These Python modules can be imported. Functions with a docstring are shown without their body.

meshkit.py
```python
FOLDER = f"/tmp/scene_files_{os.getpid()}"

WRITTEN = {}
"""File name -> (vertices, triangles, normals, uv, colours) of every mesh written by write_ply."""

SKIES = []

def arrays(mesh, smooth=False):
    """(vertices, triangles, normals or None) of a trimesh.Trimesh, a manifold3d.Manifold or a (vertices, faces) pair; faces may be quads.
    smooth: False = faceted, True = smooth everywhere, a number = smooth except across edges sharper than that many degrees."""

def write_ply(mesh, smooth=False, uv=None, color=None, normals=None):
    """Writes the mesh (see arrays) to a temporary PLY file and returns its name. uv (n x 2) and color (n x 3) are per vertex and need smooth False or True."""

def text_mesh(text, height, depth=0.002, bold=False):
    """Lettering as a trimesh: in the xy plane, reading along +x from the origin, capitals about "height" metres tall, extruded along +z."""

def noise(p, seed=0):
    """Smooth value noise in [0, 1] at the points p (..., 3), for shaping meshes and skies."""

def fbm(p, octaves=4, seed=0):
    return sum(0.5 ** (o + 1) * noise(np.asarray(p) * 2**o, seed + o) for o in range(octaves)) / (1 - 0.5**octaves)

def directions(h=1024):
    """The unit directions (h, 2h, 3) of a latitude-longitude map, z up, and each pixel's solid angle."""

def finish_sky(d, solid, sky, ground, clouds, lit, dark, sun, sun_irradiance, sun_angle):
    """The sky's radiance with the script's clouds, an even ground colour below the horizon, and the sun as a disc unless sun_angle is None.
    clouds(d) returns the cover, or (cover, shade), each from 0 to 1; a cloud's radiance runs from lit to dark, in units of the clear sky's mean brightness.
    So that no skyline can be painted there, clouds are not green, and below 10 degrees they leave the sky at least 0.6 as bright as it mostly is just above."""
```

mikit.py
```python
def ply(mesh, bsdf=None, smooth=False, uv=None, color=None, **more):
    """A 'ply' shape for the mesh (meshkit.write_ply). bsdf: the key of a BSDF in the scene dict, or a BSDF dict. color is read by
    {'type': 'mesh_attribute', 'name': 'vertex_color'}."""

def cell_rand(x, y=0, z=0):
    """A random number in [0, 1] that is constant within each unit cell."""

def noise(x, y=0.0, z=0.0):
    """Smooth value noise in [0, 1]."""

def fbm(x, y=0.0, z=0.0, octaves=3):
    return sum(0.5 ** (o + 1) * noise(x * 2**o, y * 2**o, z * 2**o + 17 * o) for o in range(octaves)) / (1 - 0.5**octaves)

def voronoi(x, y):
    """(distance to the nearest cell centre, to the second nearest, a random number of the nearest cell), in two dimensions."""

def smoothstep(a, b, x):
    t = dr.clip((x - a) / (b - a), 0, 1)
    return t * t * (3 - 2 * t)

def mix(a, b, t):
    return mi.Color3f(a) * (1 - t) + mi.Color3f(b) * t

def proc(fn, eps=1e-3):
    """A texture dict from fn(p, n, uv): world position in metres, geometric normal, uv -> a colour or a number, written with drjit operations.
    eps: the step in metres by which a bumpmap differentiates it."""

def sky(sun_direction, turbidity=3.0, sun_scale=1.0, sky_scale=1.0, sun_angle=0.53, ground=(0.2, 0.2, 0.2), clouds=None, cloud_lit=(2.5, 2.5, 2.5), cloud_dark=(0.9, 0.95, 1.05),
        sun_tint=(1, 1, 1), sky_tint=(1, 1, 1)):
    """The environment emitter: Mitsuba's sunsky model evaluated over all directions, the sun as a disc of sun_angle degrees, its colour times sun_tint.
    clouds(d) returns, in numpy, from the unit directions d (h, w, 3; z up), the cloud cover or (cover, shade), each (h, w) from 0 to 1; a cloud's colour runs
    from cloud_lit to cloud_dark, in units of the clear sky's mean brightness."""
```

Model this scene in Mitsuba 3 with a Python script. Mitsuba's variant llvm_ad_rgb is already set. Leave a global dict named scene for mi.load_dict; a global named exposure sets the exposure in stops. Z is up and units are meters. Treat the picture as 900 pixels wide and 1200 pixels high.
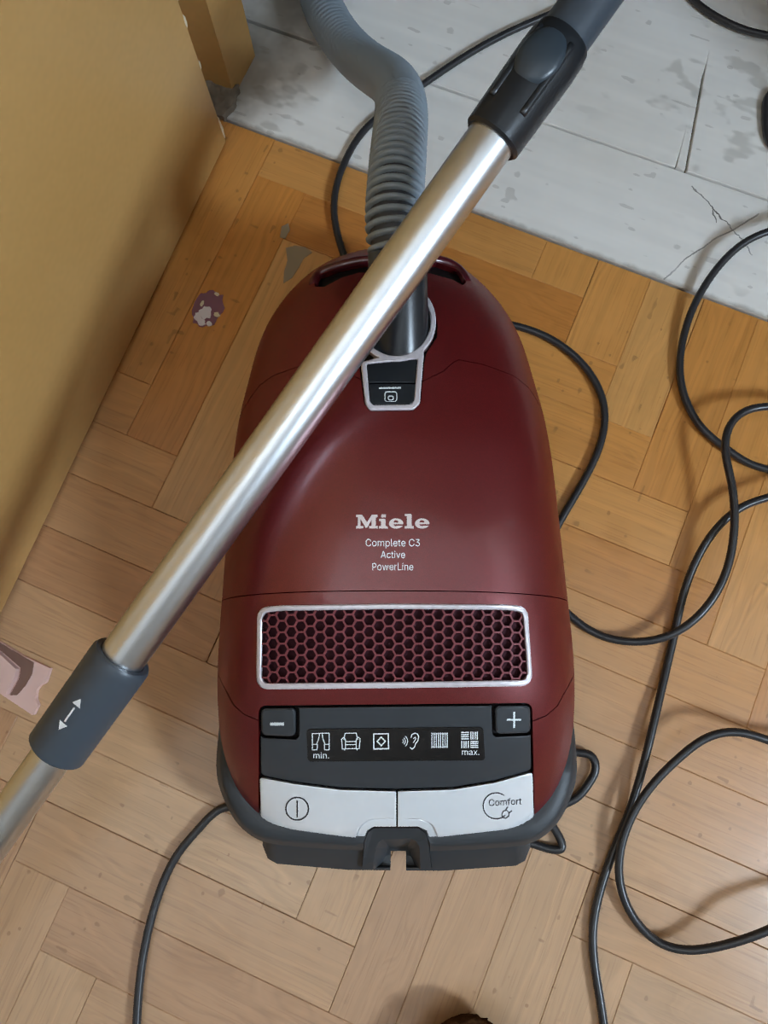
import math, random
import numpy as np, trimesh, mitsuba as mi, drjit as dr, mikit, meshkit
import manifold3d as m3
from scipy.interpolate import LinearNDInterpolator, NearestNDInterpolator, PchipInterpolator, CubicSpline
from shapely.geometry import Polygon, LineString, Point, box, MultiPolygon
from shapely import affinity
from shapely.ops import unary_union

T = mi.ScalarTransform4f
scene, labels = {}, {}

# ------------------------------------------------------------------ camera, light, exposure
TILT, ROLL, CAM_Z, FOCAL = math.radians(10.9), math.radians(-6.94), 0.74, 900.0
cR, sR, cT, sT = math.cos(ROLL), math.sin(ROLL), math.cos(TILT), math.sin(TILT)
scene['camera'] = {
    'type': 'perspective', 'fov': math.degrees(2 * math.atan(450 / FOCAL)), 'fov_axis': 'x', 'near_clip': 0.02, 'far_clip': 50.0,
    'to_world': T().look_at(origin=[0, 0, CAM_Z], target=[sR * sT, cR * sT, CAM_Z - cT], up=[-sR * cR + sR * cR * cT, sR * sR + cR * cR * cT, cR * sT])}
exposure = 0.2
WINDOW_LIGHT = (78.0, 98.0, 120.0)
ADDED_LAMP_LIGHT = (63.0, 70.0, 77.0)

def at(px, py, z=0.0):
    """The point at height z that the photograph shows at (px, py): used to survey the place."""
    px, py = np.asarray(px, float), np.asarray(py, float)
    x, y = (px - 450) / FOCAL, -(py - 600) / FOCAL
    xr, yr = cR * x - sR * y, sR * x + cR * y
    dy, dz = yr * cT + sT, yr * sT - cT
    t = (CAM_Z - z) / -dz
    X, Y = xr * t, dy * t
    return np.stack([cR * X + sR * Y, -sR * X + cR * Y, np.broadcast_to(z, X.shape) * 1.0], -1)

# ------------------------------------------------------------------ helpers
def lin(r, g, b):
    c = np.array([r, g, b]) / 255.0
    return [float(v) for v in np.where(c <= 0.04045, c / 12.92, ((c + 0.055) / 1.055) ** 2.4)]

def rgb(*c):
    return {'type': 'rgb', 'value': lin(*c)}

def plastic(color, rough=0.3, spec=0.5, coat=0.0, metal=0.0, coat_gloss=0.95):
    d = {'type': 'principled', 'base_color': rgb(*color) if isinstance(color, tuple) else color, 'roughness': rough, 'specular': spec, 'metallic': metal}
    if coat:
        d.update(clearcoat=coat, clearcoat_gloss=coat_gloss)
    return {'type': 'twosided', 'bsdf': d}

used = {}
def key_of(name, parent=None):
    full = f'{parent}__{name}' if parent else name
    k = used.get(full, 0)
    used[full] = k + 1
    return full if k == 0 else f'{full}_{k:03d}'

def obj(name, mesh, bsdf, parent=None, smooth=False, label=None, cat=None, group=None, kind=None, **kw):
    key = key_of(name, parent)
    scene[key] = mikit.ply(mesh, bsdf, smooth=smooth, **kw)
    tag(key, label, cat, group, kind)
    return key

def tag(key, label=None, cat=None, group=None, kind=None):
    d = {k: v for k, v in (('label', label), ('category', cat), ('group', group), ('kind', kind)) if v}
    if d:
        labels[key] = d

def thing(name, label, cat, group=None):
    key = key_of(name)
    tag(key, label, cat, group)
    return key

def join(*ms):
    return trimesh.util.concatenate([m for m in ms])

def to_tm(man):
    m = man.to_mesh()
    return trimesh.Trimesh(np.array(m.vert_properties[:, :3]), np.array(m.tri_verts), process=False)

def to_man(tm):
    return m3.Manifold(m3.Mesh(np.asarray(tm.vertices, np.float32), np.asarray(tm.faces, np.uint32)))

def bx(x0, x1, y0, y1, z0, z1):
    m = trimesh.creation.box((x1 - x0, y1 - y0, z1 - z0))
    m.apply_translation(((x0 + x1) / 2, (y0 + y1) / 2, (z0 + z1) / 2))
    return m

def rbox(x0, x1, y0, y1, z0, z1, r, n=8):
    b = [m3.Manifold.sphere(r, n).translate((x, y, z)) for x in (x0 + r, x1 - r) for y in (y0 + r, y1 - r) for z in (z0 + r, z1 - r)]
    return to_tm(m3.Manifold.batch_hull(b))

def spline(pts, step=0.004):
    p = np.asarray(pts, float)
    d = np.r_[0, np.cumsum(np.maximum(np.linalg.norm(np.diff(p, axis=0), axis=1), 1e-6) ** 0.75)]
    cs = CubicSpline(d, p)
    n = max(8, int(np.sum(np.linalg.norm(np.diff(p, axis=0), axis=1)) / step))
    return cs(np.linspace(0, d[-1], n))

def tube(path, r, n=14):
    """Swept round tube; r a number or one per point; capped."""
    p = np.asarray(path, float)
    r = np.broadcast_to(r, len(p))
    t = np.gradient(p, axis=0)
    t /= np.linalg.norm(t, axis=1, keepdims=True)
    u = np.cross(t[0], [0.3, 0.1, 1.0]); u /= np.linalg.norm(u)
    us = []
    for k in range(len(p)):
        u = u - t[k] * (u @ t[k]); u /= np.linalg.norm(u)
        us.append(u)
    us = np.array(us); vs = np.cross(t, us)
    a = np.arange(n) * 2 * np.pi / n
    ring = p[:, None] + r[:, None, None] * (np.cos(a)[None, :, None] * us[:, None] + np.sin(a)[None, :, None] * vs[:, None])
    v = np.vstack([ring.reshape(-1, 3), p[:1], p[-1:]])
    i, j = np.meshgrid(np.arange(len(p) - 1), np.arange(n), indexing='ij')
    q = np.stack([i * n + j, i * n + (j + 1) % n, (i + 1) * n + (j + 1) % n, (i + 1) * n + j], -1).reshape(-1, 4)
    f = np.vstack([q[:, [0, 1, 2]], q[:, [0, 2, 3]]])
    k = np.arange(n); e = len(p) * n
    f = np.vstack([f, np.stack([(k + 1) % n, k, k * 0 + e], 1), np.stack([e - n + k, e - n + (k + 1) % n, k * 0 + e + 1], 1)])
    m = trimesh.Trimesh(v, f, process=False)
    if m.volume < 0:
        m.invert()
    return m

def lathe(profile, p0, axis, n=48):
    """Solid of revolution about the line p0 + s*axis, profile [(s, r)] closed at both ends on the axis."""
    axis = np.asarray(axis, float) / np.linalg.norm(axis)
    u = np.cross(axis, [0, 0, 1.0]); u /= np.linalg.norm(u)
    v = np.cross(axis, u)
    a = np.arange(n) * 2 * np.pi / n
    pr = np.array(profile, float)
    ring = np.asarray(p0) + pr[:, 0, None, None] * axis + pr[:, 1, None, None] * (np.cos(a)[None, :, None] * u + np.sin(a)[None, :, None] * v)
    k = len(pr)
    i, j = np.meshgrid(np.arange(k - 1), np.arange(n), indexing='ij')
    q = np.stack([i * n + j, i * n + (j + 1) % n, (i + 1) * n + (j + 1) % n, (i + 1) * n + j], -1).reshape(-1, 4)
    f = np.vstack([q[:, [0, 1, 2]], q[:, [0, 2, 3]]])
    m = trimesh.Trimesh(ring.reshape(-1, 3), f, process=False)
    m.merge_vertices(); m.update_faces(m.nondegenerate_faces()); m.fix_normals()
    return m

def extrude(poly, z0, z1):
    gs = getattr(poly, 'geoms', [poly])
    out = []
    for g in gs:
        m = trimesh.creation.extrude_polygon(g, z1 - z0, engine='earcut')
        m.apply_translation((0, 0, z0)); out.append(m)
    return join(*out)

# directions of the room: a runs along the doorway, b runs through it
PHI = math.radians(-22.96)
EA, EB = np.array([math.cos(PHI), math.sin(PHI)]), np.array([-math.sin(PHI), math.cos(PHI)])
def ab(a, b, z=0.0):
    return np.array([*(a * EA + b * EB), z])
ROT = np.eye(4); ROT[:2, 0], ROT[:2, 1] = EA, EB
def room(m):
    m = m.copy(); m.apply_transform(ROT); return m

# ------------------------------------------------------------------ materials
noise, fbm, mix, smoothstep = mikit.noise, mikit.fbm, mikit.mix, mikit.smoothstep
def pa(p):
    return p.x * float(EA[0]) + p.y * float(EA[1]), p.x * float(EB[0]) + p.y * float(EB[1])

def wood_color(p, n, uv):
    u, v = uv.x, uv.y                                    # u metres along the board, v = board number + position across
    k = dr.floor(v); w = v - k
    r1, r2, r3 = mikit.cell_rand(k, 3), mikit.cell_rand(k, 7), mikit.cell_rand(k, 11)
    base = mix(lin(184, 118, 52), lin(194, 136, 72), r1)
    base = mix(base, lin(170, 104, 46), smoothstep(0.6, 1.0, r2) * 0.6)
    base = mix(base, lin(202, 158, 100), smoothstep(0.65, 1.0, r3) * 0.55)
    wob = fbm(u * 9 + k * 3.7, w * 2.0, k) * 0.9
    rings = fbm((w + wob * (0.3 + r2)) * 16 + k * 13, u * 2.2, k, octaves=3)
    fine = noise(w * 70 + k * 5, u * 14, k)
    pore = smoothstep(0.66, 0.9, noise(w * 48 + k * 9, u * 30, k))
    c = base * (0.86 + 0.24 * rings + 0.05 * fine)
    c = mix(c, c * mi.Color3f(0.68, 0.58, 0.48), pore * 0.28)
    a, b = pa(p)
    pale_sheen = smoothstep(0.32, -0.25, b + 0.14 * (fbm(a * 6, b * 6, 2.0) - 0.5))  # floor sheen put into the colour: boards paler and greyer toward the near end
    gray = mi.luminance(c)
    c = mix(c, mi.Color3f(gray) * mi.Color3f(1.12, 1.0, 0.80) * 1.06, pale_sheen * 0.46)
    dirt = smoothstep(0.55, 0.85, fbm(a * 14, b * 22, 5.0, octaves=5))
    c = mix(c, c * mi.Color3f(0.72, 0.64, 0.56), dirt * 0.35)
    edge = dr.minimum(w, 1 - w)
    c = c * (1 - 0.2 * smoothstep(0.03, 0.0, edge + 0.02 * (fine - 0.5)))
    spots = smoothstep(0.90, 0.96, noise(a * 130, b * 130, 8.0)) * smoothstep(0.5, 0.6, noise(a * 9, b * 9, 2.0))
    return mix(c, lin(104, 70, 42), spots * 0.35)

def wood_rough(p, n, uv):
    a, b = pa(p)
    return 0.24 + 0.14 * fbm(a * 20, b * 20, 1.0)

scene['mat_wood'] = {'type': 'twosided', 'bsdf': {'type': 'principled', 'base_color': mikit.proc(wood_color), 'roughness': mikit.proc(wood_rough), 'specular': 0.65}}
scene['mat_sub'] = plastic((92, 64, 40), 0.8, 0.1)

def seg(a, b, p, q):
    """Distance of (a, b) to the segment p-q in the room's plan."""
    dx, dy = q[0] - p[0], q[1] - p[1]
    t = dr.clip(((a - p[0]) * dx + (b - p[1]) * dy) / (dx * dx + dy * dy), 0, 1)
    return dr.sqrt(dr.square(a - p[0] - t * dx) + dr.square(b - p[1] - t * dy))

def to_ab(px, py):
    q = at(px, py)[:2]
    return float(q @ EA), float(q @ EB)
CRACKS = [((778, 328 - 0), (802, 305)), ((802, 305), (822, 292)), ((822, 292), (838, 280)), ((838, 280), (860, 270)), ((860, 270), (888, 252)),
          ((810, 220), (836, 246)), ((836, 246), (858, 272)), ((858, 272), (880, 300)), ((834, 243), (838, 262))]
CRACKS = [(to_ab(*p), to_ab(*q)) for p, q in CRACKS]

def paint_color(p, n, uv):
    a, b = pa(p)
    c = mix(lin(222, 217, 208), lin(232, 230, 225), fbm(a * 5, b * 5, 1.0))
    grain = fbm(a * 8, b * 90, 3.0)
    c = c * (0.93 + 0.12 * grain)
    stain = smoothstep(0.64, 0.80, fbm(a * 34 + 5, b * 60, 4.0)) * smoothstep(0.45, 0.7, fbm(a * 6, b * 6, 8.0))
    c = mix(c, lin(150, 144, 132), stain * 0.4)
    chip = smoothstep(0.80, 0.86, fbm(a * 60, b * 130, 9.0, octaves=2))
    c = mix(c, lin(140, 132, 120), chip * 0.3)
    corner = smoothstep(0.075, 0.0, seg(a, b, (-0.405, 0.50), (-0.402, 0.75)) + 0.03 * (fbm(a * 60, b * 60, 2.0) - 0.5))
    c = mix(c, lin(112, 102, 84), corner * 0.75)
    w = 0.006 * (fbm(a * 120, b * 120, 6.0) - 0.5)
    d = dr.minimum(*[seg(a + w, b + w, *s) for s in CRACKS[:2]])
    for s in CRACKS[2:]:
        d = dr.minimum(d, seg(a + w, b + w, *s))
    c = mix(c, lin(70, 62, 54), smoothstep(0.0012, 0.0003, d) * (0.35 + 0.6 * noise(a * 40, b * 40, 3.0)))
    return mix(c, lin(96, 84, 66), smoothstep(0.006, 0.0, b - 0.458 + 0.006 * (fbm(a * 80, 0.3) - 0.5)) * 0.5)
scene['mat_white_paint'] = {'type': 'twosided', 'bsdf': {'type': 'principled', 'base_color': mikit.proc(paint_color), 'roughness': 0.42, 'specular': 0.4}}

def ochre_color(p, n, uv):
    f = fbm(p.x * 4 + p.y * 3, p.z * 5, p.y * 3, octaves=3)
    s = noise(p.x * 240, p.y * 240, p.z * 240)
    return mix(lin(178, 136, 78), lin(190, 150, 94), f) * (0.96 + 0.06 * s)
scene['mat_ochre'] = {'type': 'twosided', 'bsdf': {'type': 'principled', 'base_color': mikit.proc(ochre_color), 'roughness': 0.38, 'specular': 0.4}}
scene['mat_chip'] = plastic((205, 190, 160), 0.6)
def concrete_color(p, n, uv):
    return mix(lin(98, 88, 76), lin(140, 130, 116), fbm(p.x * 90, p.y * 90, p.z * 90, octaves=4))
scene['mat_concrete'] = {'type': 'diffuse', 'reflectance': mikit.proc(concrete_color)}
scene['mat_wall'] = {'type': 'twosided', 'bsdf': {'type': 'diffuse', 'reflectance': rgb(204, 196, 184)}}
scene['mat_ceiling'] = {'type': 'twosided', 'bsdf': {'type': 'diffuse', 'reflectance': rgb(240, 238, 234)}}

def red_color(p, n, uv):
    fl = noise(p.x * 2600, p.y * 2600, p.z * 2600)
    return mix(lin(86, 14, 16), lin(108, 21, 23), fl)
scene['mat_red'] = {'type': 'twosided', 'bsdf': {'type': 'principled', 'base_color': mikit.proc(red_color), 'roughness': 0.38, 'metallic': 0.4, 'specular': 0.5, 'clearcoat': 1.0, 'clearcoat_gloss': 0.97}}
scene['mat_maroon'] = plastic((70, 16, 26), 0.25, 0.5, coat=0.6)
scene['mat_grille'] = plastic((112, 54, 58), 0.6, 0.3)
scene['mat_filter'] = plastic((52, 20, 28), 0.8, 0.2)
scene['mat_core'] = plastic((16, 12, 13), 0.6, 0.3)
scene['mat_dark'] = plastic((51, 55, 59), 0.42, 0.45)
scene['mat_bumper'] = plastic((47, 50, 53), 0.5, 0.4)
scene['mat_black'] = plastic((26, 30, 34), 0.3, 0.5)
scene['mat_display'] = plastic((12, 14, 17), 0.05, 0.6, coat=1.0)
scene['mat_silver'] = plastic((222, 227, 230), 0.32, 0.5, metal=0.2)
scene['mat_frame'] = plastic((206, 200, 204), 0.3, 0.5, metal=0.2)
scene['mat_print'] = plastic((214, 220, 222), 0.5)
scene['mat_print_dark'] = plastic((44, 48, 54), 0.5)
scene['mat_logo'] = plastic((216, 206, 206), 0.3, 0.5, metal=0.4)
scene['mat_hose'] = plastic((126, 138, 147), 0.42, 0.45)
scene['mat_hose_groove'] = plastic((44, 48, 54), 0.5)
scene['mat_alu'] = {'type': 'twosided', 'bsdf': {'type': 'principled', 'base_color': rgb(220, 224, 227), 'metallic': 1.0, 'roughness': 0.31}}
scene['mat_wandgrey'] = plastic((58, 66, 74), 0.4, 0.45)
scene['mat_wandbutton'] = plastic((48, 58, 66), 0.35, 0.45)
scene['mat_cord'] = plastic((38, 38, 40), 0.36, 0.5)
scene['mat_pink'] = plastic((206, 172, 162), 0.45)
scene['mat_shadow_band'] = plastic((112, 82, 70), 0.6)
def slipper_color(p, n, uv):
    return mix(lin(42, 26, 16), lin(78, 52, 32), noise(p.x * 900, p.y * 900, p.z * 900))
scene['mat_slipper'] = {'type': 'diffuse', 'reflectance': mikit.proc(slipper_color)}

# ------------------------------------------------------------------ floor
random.seed(5); rng = np.random.default_rng(5)
BW, BL, A0, B0 = 0.0572, 0.3146, -0.3415, 0.0955
THR = 0.4565                                             # where the parquet meets the white threshold
obj('floor', room(bx(-1.9, 1.62, -2.7, 3.0, -0.08, -0.007)), 'mat_sub', kind='structure', label='parquet floor of orange brown oak boards laid in a herringbone pattern')
def board(a0, a1, b0, b1, along_a, k):
    g = 0.0001 + 0.0003 * random.random()
    a0, a1, b0, b1 = a0 + g * random.random(), a1 - g, b0 + g * random.random(), b1 - g
    dz = random.uniform(-0.0005, 0.0002)
    c = 0.0005
    ring = lambda i, z: [(a0 + i, b0 + i, z), (a1 - i, b0 + i, z), (a1 - i, b1 - i, z), (a0 + i, b1 - i, z)]
    v = np.array(ring(0, -0.009) + ring(0, dz - c * 0.7) + ring(c, dz))
    f = []
    for s in (0, 4):
        for i in range(4):
            f += [[s + i, s + (i + 1) % 4, s + 4 + (i + 1) % 4], [s + i, s + 4 + (i + 1) % 4, s + 4 + i]]
    f += [[8, 9, 10], [8, 10, 11], [3, 2, 1], [3, 1, 0]]
    al, ac = (v[:, 0], (v[:, 1] - b0) / (BW)) if along_a else (v[:, 1], (v[:, 0] - a0) / (BW))
    uv = np.stack([al - al.min() + k * 1.37, k + np.clip(0.03 + 0.94 * ac, 0.01, 0.99)], 1)
    # separate vertices per face keep the chamfer crisp
    f = np.array(f); w = v.copy(); w[:, :2] = v[:, :1] * EA + v[:, 1:2] * EB
    tm = trimesh.Trimesh(w[f].reshape(-1, 3), np.arange(len(f) * 3).reshape(-1, 3), process=False)
    obj('board', tm, 'mat_wood', 'floor', uv=uv[f].reshape(-1, 2))
k = 0
region = (-0.95, 0.95, -0.95)
for n_ in range(-6, 7):
    for m_ in range(-40, 41):
        av, bv = A0 + m_ * BW + n_ * BL, B0 - m_ * BW + n_ * BL
        for r, al in (((av, av + BW, bv, bv + BL), False), ((av - BL, av, bv, bv + BW), True)):
            a0, a1, b0, b1 = r
            if a1 < region[0] or a0 > region[1] or b1 < region[2] or b0 > THR - 0.004:
                continue
            b1 = min(b1, THR)
            k += 1
            board(a0, a1, b0, b1, al, k)

def plank(poly_ab, z, label):
    m = extrude(Polygon(poly_ab).buffer(-0.0006, join_style=2), -0.012, z - 0.0012)
    t = extrude(Polygon(poly_ab).buffer(-0.0013, join_style=2), z - 0.0012, z)
    tm = to_tm(m3.Manifold.batch_hull([to_man(m), to_man(t)]))
    obj('plank', room(tm), 'mat_white_paint', 'floor', label=label)
plank([(-0.398, 0.4575), (0.52, 0.4575), (0.52, 0.5885), (-0.398, 0.5775), (-0.8, 0.5745), (-0.8, 0.545), (-0.403, 0.543), (-0.402, 0.495)], 0.002, 'white painted threshold plank in the doorway')
plank([(-0.85, 0.579), (0.0685, 0.5855), (0.0395, 0.815), (0.01, 1.35), (-0.85, 1.35)], 0.001, 'white painted plank beyond the threshold')
plank([(0.0685, 0.5862), (0.0795, 0.5862), (0.0395, 0.815)], 0.001, 'narrow white wedge between two planks')
plank([(0.0805, 0.5862), (0.52, 0.592), (0.52, 1.35), (0.01, 1.35), (0.0405, 0.815)], 0.001, 'white painted plank beyond the threshold')

# ------------------------------------------------------------------ room shell, door, window
st = dict(kind='structure')
obj('ceiling', room(bx(-1.9, 1.62, -2.7, 3.0, 2.5, 2.56)), 'mat_ceiling', **st)
obj('wall_left', room(bx(-1.96, -1.9, -2.7, 3.0, -0.08, 2.5)), 'mat_wall', **st)
obj('wall_front', room(bx(-1.96, 1.5, -2.76, -2.7, -0.08, 2.5)), 'mat_wall', **st)
obj('wall_far', room(bx(-1.96, 1.5, 3.0, 3.06, -0.08, 2.5)), 'mat_wall', **st)
back = join(bx(-1.9, -0.46, 0.487, 0.541, -0.01, 2.5), bx(0.58, 1.5, 0.487, 0.541, -0.01, 2.5), bx(-0.46, 0.58, 0.487, 0.541, 2.1, 2.5))
obj('wall_back', room(back), 'mat_wall', **st)
WA, WB, WZ = 1.5, (-0.30, 0.02), (1.1, 1.64)
right = join(bx(WA, WA + .12, -2.7, WB[0], -0.08, 2.5), bx(WA, WA + .12, WB[1], 3.0, -0.08, 2.5), bx(WA, WA + .12, WB[0], WB[1], -0.08, WZ[0]), bx(WA, WA + .12, WB[0], WB[1], WZ[1], 2.5))
obj('wall_right', room(right), 'mat_wall', **st)
fr = join(bx(WA, WA + .05, WB[0], WB[0] + .04, *WZ), bx(WA, WA + .05, WB[1] - .04, WB[1], *WZ), bx(WA, WA + .05, *WB, WZ[0], WZ[0] + .04), bx(WA, WA + .05, *WB, WZ[1] - .04, WZ[1]))
obj('window_1', room(fr), 'mat_ceiling', label='narrow window with a white frame in the wall', **st)
pane = trimesh.Trimesh([[WA + .03, WB[0], WZ[0]], [WA + .03, WB[1], WZ[0]], [WA + .03, WB[1], WZ[1]], [WA + .03, WB[0], WZ[1]]], [[0, 2, 1], [0, 3, 2]], process=False)
k_ = obj('pane', room(pane), 'mat_ceiling', 'window_1', label='frosted pane lit by daylight')
scene[k_]['emitter'] = {'type': 'area', 'radiance': {'type': 'rgb', 'value': list(WINDOW_LIGHT)}}

lamp = thing('added_uplighter', 'added unseen uplighter that fills the room with light off the ceiling', 'lamp')  # added out of view for soft ceiling fill, not a known lamp
LX = np.array([-.62, -.50, 0.0]); UP = [0, 0.0001, 1]
obj('base', lathe([(0, 0), (0, .125), (.012, .13), (.02, .12), (.022, 0)], LX, UP), 'mat_silver', lamp, smooth=40)
obj('pole', lathe([(.02, 0), (.02, .011), (1.62, .011), (1.62, 0)], LX, UP, 20), 'mat_silver', lamp, smooth=40)
obj('shade', lathe([(1.6, 0), (1.6, .03), (1.66, .12), (1.75, .185), (1.752, .18), (1.665, .115), (1.61, .02), (1.61, 0)], LX, UP), 'mat_frame', lamp, smooth=40)
k_ = obj('diffuser', lathe([(1.715, 0), (1.715, .15), (1.722, .15), (1.722, 0)], LX, UP), 'mat_ceiling', lamp, label='glowing disc of the added uplighter')
scene[k_]['emitter'] = {'type': 'area', 'radiance': {'type': 'rgb', 'value': list(ADDED_LAMP_LIGHT)}}

# door frame and the open door leaf
jam = join(bx(-0.465, -0.4045, 0.487, 0.5415, 0.0, 2.1), bx(0.525, 0.585, 0.487, 0.5415, 0.0, 2.1), bx(-0.465, 0.585, 0.487, 0.5415, 2.04, 2.1))
obj('trim_1', room(jam), 'mat_ochre', label='ochre painted door frame', **st)
pt = Polygon([(-0.50, 0.456), (-0.401, 0.4555), (-0.397, 0.47), (-0.4, 0.492), (-0.41, 0.50), (-0.50, 0.50)])
cm = extrude(pt, -0.01, 0.012).subdivide_to_size(0.006); cm.merge_vertices()
cm.vertices += (meshkit.noise(cm.vertices * 160)[:, None] - 0.5) * [0.004, 0.004, 0.006]
obj('base_patch', room(cm), 'mat_concrete', 'trim_1', label='bare grey crumbling patch at the foot of the frame')
DA0, DA1 = -0.3862, -0.3695                              # door face at the hinge and at the free edge
def skew(m):
    m = m.copy(); v = m.vertices
    m.vertices = np.stack([v[:, 0] + (DA1 - DA0) * (0.431 - v[:, 1]) / 0.56, v[:, 1], v[:, 2]], 1); return m
leaf = to_tm(m3.Manifold.batch_hull([m3.Manifold.sphere(.0025, 10).translate((x, y, z)) for x in (DA0 - .0375, DA0 - .0025) for y in (-0.36, 0.4285) for z in (.0085, 2.03)]))
obj('door_1', room(skew(leaf)), 'mat_ochre', label='ochre painted door leaf standing open at the left', smooth=30, **st)
for zc, h, wd in ((0.006 + .022, 0.034, 0.0022), (.115, .010, .0016), (.165, .014, .002), (.19, .008, .0016), (.225, .009, .0018)):
    ch = trimesh.creation.icosphere(2, 1.0); ch.apply_scale((wd * .6, wd, h / 2)); ch.apply_translation((DA0 - .0008, 0.4302, zc))
    ch.vertices += (meshkit.noise(ch.vertices * 500)[:, None] - .5) * 0.0008
    obj('paint_chip', room(ch), 'mat_chip', 'door_1', smooth=True, label='chipped pale edge')
for zc in (.25, 1.75):
    obj('hinge', room(to_tm(m3.Manifold.cylinder(.09, .007, .007, 16).translate((-0.412, 0.437, zc)))), 'mat_alu', 'door_1', smooth=40)

# ------------------------------------------------------------------ the vacuum cleaner: its shell
X0 = -0.0055
XS = lambda y: X0 - 0.016 * np.maximum(y, 0)
def mirror_outline(half, n=120):
    """Closed smooth outline from points of its right half (near end centre to far end centre)."""
    h = np.array(half, float)
    full = np.vstack([h, (h[1:-1] * [-1, 1])[::-1], h[:1]])
    d = np.r_[0, np.cumsum(np.linalg.norm(np.diff(full, axis=0), axis=1) ** 0.6)]
    cs = CubicSpline(d, full, bc_type='periodic')
    mid = d[len(h) - 1]
    right = cs(np.linspace(0, mid, n + 1))
    right[0, 0] = right[-1, 0] = 0
    left = (right[1:-1] * [-1, 1])[::-1]
    return np.vstack([right, left])
BODY = [(0, -.152), (.045, -.1505), (.085, -.1445), (.111, -.1345), (.127, -.1185), (.138, -.098), (.1455, -.07), (.148, -.04), (.1475, 0), (.144, .05), (.14, .115), (.1345, .19), (.1275, .23), (.1185, .272), (.101, .312), (.0685, .350), (.035, .3675), (0, .3735)]
HP = np.array([(-.17, .052), (-.152, .0705), (-.1436, .0795), (-.12, .102), (-.098, .124), (-.07, .149), (-.045, .167), (-.03, .176), (0, .188), (.046, .199), (.1, .204), (.15, .203), (.2, .196), (.24, .187), (.28, .177), (.32, .167), (.38, .150)])
HTOP = PchipInterpolator(HP[:, 0], HP[:, 1])
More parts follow.
